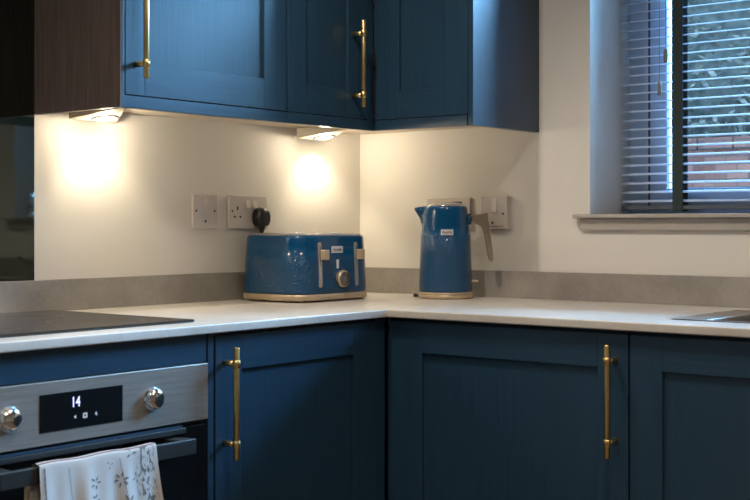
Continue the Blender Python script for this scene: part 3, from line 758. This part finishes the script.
# levers, dial and badge on the front face; the face leans back a little with height
lean = lambda z: -(hy-.001) + (max(0, z-0.03))*0.052 if z < 0.16 else -(hy-.001)+0.0085
def front(z): 
    for (o1, za), (o2, zb_) in zip(prof, prof[1:]):
        if za <= z <= zb_: return -(hy-.001) - (o1 + (o2-o1)*(z-za)/(zb_-za))
    return -(hy-.001)
lev = []
for lx in (-0.072, 0.078):
    b = MB(); zt_, zb_ = 0.166, 0.041
    pts = [(lx, front(z)-0.0006, z) for z in (zb_, zb_+0.004, 0.07, 0.10, 0.127, 0.135, 0.15, zt_-0.004, zt_)]
    R = []
    for i, p in enumerate(pts):
        w_ = 0.0065 if 0 < i < len(pts)-1 else 0.004
        R.append([(p[0]-w_, p[1]+.002, p[2]), (p[0]-w_, p[1]-.0016, p[2]), (p[0]+w_, p[1]-.0016, p[2]), (p[0]+w_, p[1]+.002, p[2])])
    b.rings(R, smooth=False); tk = b.build('lever_track', M_silver, to_)
    b = MB(); b.box(lx-0.0008, lx+0.0008, front(0.1)-0.0022, front(0.1)-0.0012, zb_+0.01, zt_-0.012); b.build('track_slot', M_hole, tk)
    b = MB(); zl = 0.131; yf = front(zl)
    b.prism([(lx-0.002, yf-0.0005), (lx+0.006, yf-0.012), (lx+0.012, yf-0.015), (lx+0.025, yf-0.015), (lx+0.025, yf-0.009), (lx+0.013, yf-0.008), (lx+0.006, yf-0.0005)], zl-0.014, zl+0.014)
    b.build('lever', M_champ, to_, bevel=0.002)
dx, dzz = 0.016, 0.063
T = Matrix.Translation((dx, front(dzz)+0.0005, dzz)) @ RXY
b = MB(); b.lathe([(0.0240,0),(0.0240,0.008),(0.0232,0.0115),(0.0205,0.0130)], (0,0,0), 40, mat=T); dk = b.build('browning_dial', M_champ, to_)
b = MB(); b.lathe([(0.0200,0.0125),(0.0200,0.0138),(0.0005,0.0138)], (0,0,0), 36, mat=T); b.build('dial_face', M_knobface, dk)
b = MB(); 
for k in (-1,0,1): b.box(-0.009, 0.009, 0.004*k-0.0006, 0.004*k+0.0006, 0.0137, 0.0141, mat=T)
b.build('dial_print', M_silver, dk)
b = MB(); b.box(-0.0045, 0.0045, front(0.105)-0.0022, front(0.105)+0.002, 0.092, 0.117); b.build('button_strip', M_badge, to_, bevel=0.001)
b = MB()
for a in range(-130, 131, 26):
    x = dx + 0.030*math.sin(math.radians(a)); z = dzz + 0.030*math.cos(math.radians(a)); b.box(x-0.0011, x+0.0011, front(z)-0.0009, front(z)+0.0008, z-0.0011, z+0.0011)
b.build('dial_scale', M_silver, to_)
zbz = 0.145; yb_ = front(zbz)
b = MB(); b.box(-0.023, 0.023, yb_-0.0024, yb_+0.002, zbz-0.0095, zbz+0.0095); bd = b.build('badge', M_badge, to_, bevel=0.001)
text_mesh('badge_name', 'Breville', 0.0112, M_inkplate, bd, Matrix.Translation((0, yb_-0.0026, zbz)) @ FACE_Y)

# ------------------------------------------------------------------ kettle; local x points along the handle
ka = math.atan2(-0.7976, 0.6032) - 0.05
kt = thing('kettle', 'glossy blue jug kettle with champagne handle standing right of the corner', 'kettle', (-0.138, -0.447, WT), ka)
b = MB(); b.lathe([(0.076,0.0003),(0.0812,0.003),(0.0822,0.008),(0.0822,0.011),(0.079,0.0125)], (0,0,0), 56); b.build('power_base', M_champ, kt)
b = MB(); b.lathe([(0.0790,0.0127),(0.0808,0.015),(0.0808,0.0185),(0.0795,0.0195)], (0,0,0), 56); b.build('base_band', M_champ, kt)
kprof = [(0.0795,0.0196),(0.0800,0.026),(0.0795,0.06),(0.0780,0.10),(0.0764,0.14),(0.0748,0.1855),(0.0738,0.1862),(0.0715,0.21),(0.0690,0.235),(0.0668,0.258),(0.0655,0.266),(0.0630,0.2695)]
seg = 72; R = []
for r, z in kprof:
    ring = []
    for i in range(seg):
        a = 2*PI*i/seg; rr = r; dz_ = 0
        d_a = abs(math.atan2(math.sin(a-PI), math.cos(a-PI)))      # spout towards local -x
        k = max(0, 1-d_a/0.42)
        k = k*k*(3-2*k)
        t = min(max((z-0.222)/0.040, 0), 1)
        rr += 0.030*k*t; dz_ = -0.004*k*t if z > 0.262 else 0
        ring.append((rr*math.cos(a), rr*math.sin(a), z+dz_))
    R.append(ring)
b = MB(); b.rings(R); ko = b.build('body', M_kettle, kt)
uvl = ko.data.uv_layers.new(name='UVMap')
for p in ko.data.polygons:
    an = [math.atan2(ko.data.vertices[v].co.y, ko.data.vertices[v].co.x) for v in p.vertices]
    for li in p.loop_indices:
        co = ko.data.vertices[ko.data.loops[li].vertex_index].co; a = math.atan2(co.y, co.x)
        if max(an)-min(an) > PI and a < 0: a += 2*PI
        uvl.data[li].uv = (a*0.0764, co.z)
b = MB(); b.lathe([(0.0585,0.2685),(0.0590,0.2715),(0.0560,0.2740),(0.044,0.2785),(0.030,0.2815),(0.001,0.2825)], (0.002,0,0), 48); ld = b.build('lid', M_silver, kt)
b = MB(); b.lathe([(0.0600,0.2680),(0.0622,0.2700),(0.0600,0.2722),(0.0585,0.2700)], (0.001,0,0), 48, cap0=False, cap1=False); b.build('lid_rim', M_chrome, ld)
b = MB(); b.prism([(0.020,-0.012),(0.050,-0.014),(0.050,0.014),(0.020,0.012)], 0.276, 0.2835); b.build('lid_grip', M_silver, ld, bevel=0.002)
# handle: blue collar, flat champagne arm, dropping tapered grip
b = MB(); b.tube([(0.058,0,0.232),(0.0755,0,0.232),(0.080,0,0.232)], [0.0165,0.0165,0.014], 20); b.build('handle_collar', M_blue, kt)
path = [(0.079,0.2500,0.2360),(0.095,0.2512,0.2345),(0.112,0.2520,0.2300),(0.1235,0.2530,0.2150),(0.1275,0.2300,0.2080)]
# closed side outline of the handle in local x/z, extruded across y
outer = [(0.075,0.2450),(0.100,0.2460),(0.1150,0.2480),(0.1235,0.2515),(0.1265,0.2490),(0.1280,0.2350),(0.1325,0.2050),(0.1375,0.1700),(0.1425,0.1320),(0.1430,0.1150),(0.1400,0.1070),(0.1355,0.1065)]
inner = [(0.1310,0.1120),(0.1265,0.1300),(0.1215,0.1600),(0.1160,0.1900),(0.1115,0.2040),(0.1030,0.2130),(0.0920,0.2165),(0.075,0.2180)]
loop = outer + inner
b = MB(); hw = 0.0125
MZ = Matrix(((1,0,0,0),(0,0,-1,0),(0,1,0,0),(0,0,0,1)))
b.prism(loop, -hw, hw, 0, MZ); b.build('handle', M_grip, kt, bevel=0.0035, bseg=3)
b = MB()
b.prism([(x+0.0006, z+0.0003) for x, z in inner[:5]] + [(x-0.0012, z-0.0004) for x, z in reversed(inner[:5])], -0.008, 0.008, 0, MZ); b.build('grip_insert', M_knobface, kt)
b = MB(); b.box(0.078, 0.098, -0.007, 0.007, 0.047, 0.0535); b.build('switch_lever', M_champ, kt, bevel=0.002)
b = MB(); b.tube([(-0.079,0.0,0.007),(-0.092,0.004,0.012),(-0.096,0.014,0.006),(-0.088,0.040,0.0040),(-0.060,0.085,0.0040),(-0.02,0.100,0.0040)], 0.0032, 8); b.build('cord', M_black, kt)
# badge facing the room
cam_dir = math.atan2(-2.605+0.424, -3.056+0.125) - ka
ba = cam_dir + 0.06
def on_cyl(a, r, z): return Matrix.Translation((r*math.cos(a), r*math.sin(a), z)) @ Matrix.Rotation(a+PI/2, 4, 'Z')
Tb = on_cyl(ba, 0.0738, 0.1935)
b = MB(); R = []
for k in range(9):
    a = ba + (k-4)*0.058; r0, r1 = 0.0730, 0.0770
    R.append([(r0*math.cos(a), r0*math.sin(a), 0.1855), (r1*math.cos(a), r1*math.sin(a), 0.1855), (r1*math.cos(a), r1*math.sin(a), 0.2015), (r0*math.cos(a), r0*math.sin(a), 0.2015)])
b.rings(R, smooth=False); bd = b.build('badge', M_badge, kt)
text_mesh('badge_name', 'Breville', 0.0098, M_inkplate, bd, on_cyl(ba, 0.0776, 0.1935) @ FACE_Y)

kt.scale = (0.975, 0.975, 1.0)
# ------------------------------------------------------------------ lights
def lamp(kind, name, loc, aim, energy, color, size=0.1, sy=None, **k):
    L = bpy.data.lights.new(name, kind); L.energy = energy; L.color = color
    if kind == 'AREA':
        L.size = size
        if sy: L.shape = 'RECTANGLE'; L.size_y = sy
    else: L.shadow_soft_size = size
    for kk, v in k.items(): setattr(L, kk, v)
    o = bpy.data.objects.new(name, L); COL.objects.link(o); o.location = loc
    o.rotation_euler = (Vector(aim)-Vector(loc)).to_track_quat('-Z', 'Y').to_euler()
    return o
WARM = (1.0, 0.90, 0.78)
for (x, y, e) in ((-1.15, -0.68, 26), (-1.35, -1.60, 18), (-2.6, -1.1, 20), (-2.7, -2.6, 22), (-1.3, -3.3, 20)):
    lamp('SPOT', 'ceiling_downlight', (x, y, H-0.03), (x, y, 0), e*2.25, WARM, 0.045, spot_size=math.radians(150), spot_blend=0.9)
lamp('AREA', 'window_daylight', (1.3, -2.3, 2.75), (0.05, -1.15, 1.55), 1500, (0.25, 0.60, 1.0), 2.2, 1.0)
wd = bpy.data.worlds.new('sky'); scn.world = wd; wd.use_nodes = True
bg = wd.node_tree.nodes['Background']; bg.inputs[0].default_value = (0.36, 0.66, 1.0, 1); bg.inputs[1].default_value = 8.0

# ------------------------------------------------------------------ camera
f_px, yaw, cxo, cy = 1237.154, 0.6474889, 57.501, 225.644
cam = bpy.data.cameras.new('camera'); co = bpy.data.objects.new('camera', cam); COL.objects.link(co)
cam.sensor_width = 36; cam.sensor_fit = 'HORIZONTAL'; cam.lens = f_px/750*36
cam.shift_x = -cxo/750; cam.shift_y = -(250-cy)/750
co.location = (-3.05607, -2.60539, WT+0.21265)
co.rotation_euler = (PI/2, 0, yaw - PI/2)
cam.clip_start = 0.05; cam.clip_end = 100
cam.dof.use_dof = True; cam.dof.focus_distance = 3.5; cam.dof.aperture_fstop = 8
scn.camera = co
scn.view_settings.view_transform = 'Standard'; scn.view_settings.look = 'None'
scn.view_settings.exposure = 0.0
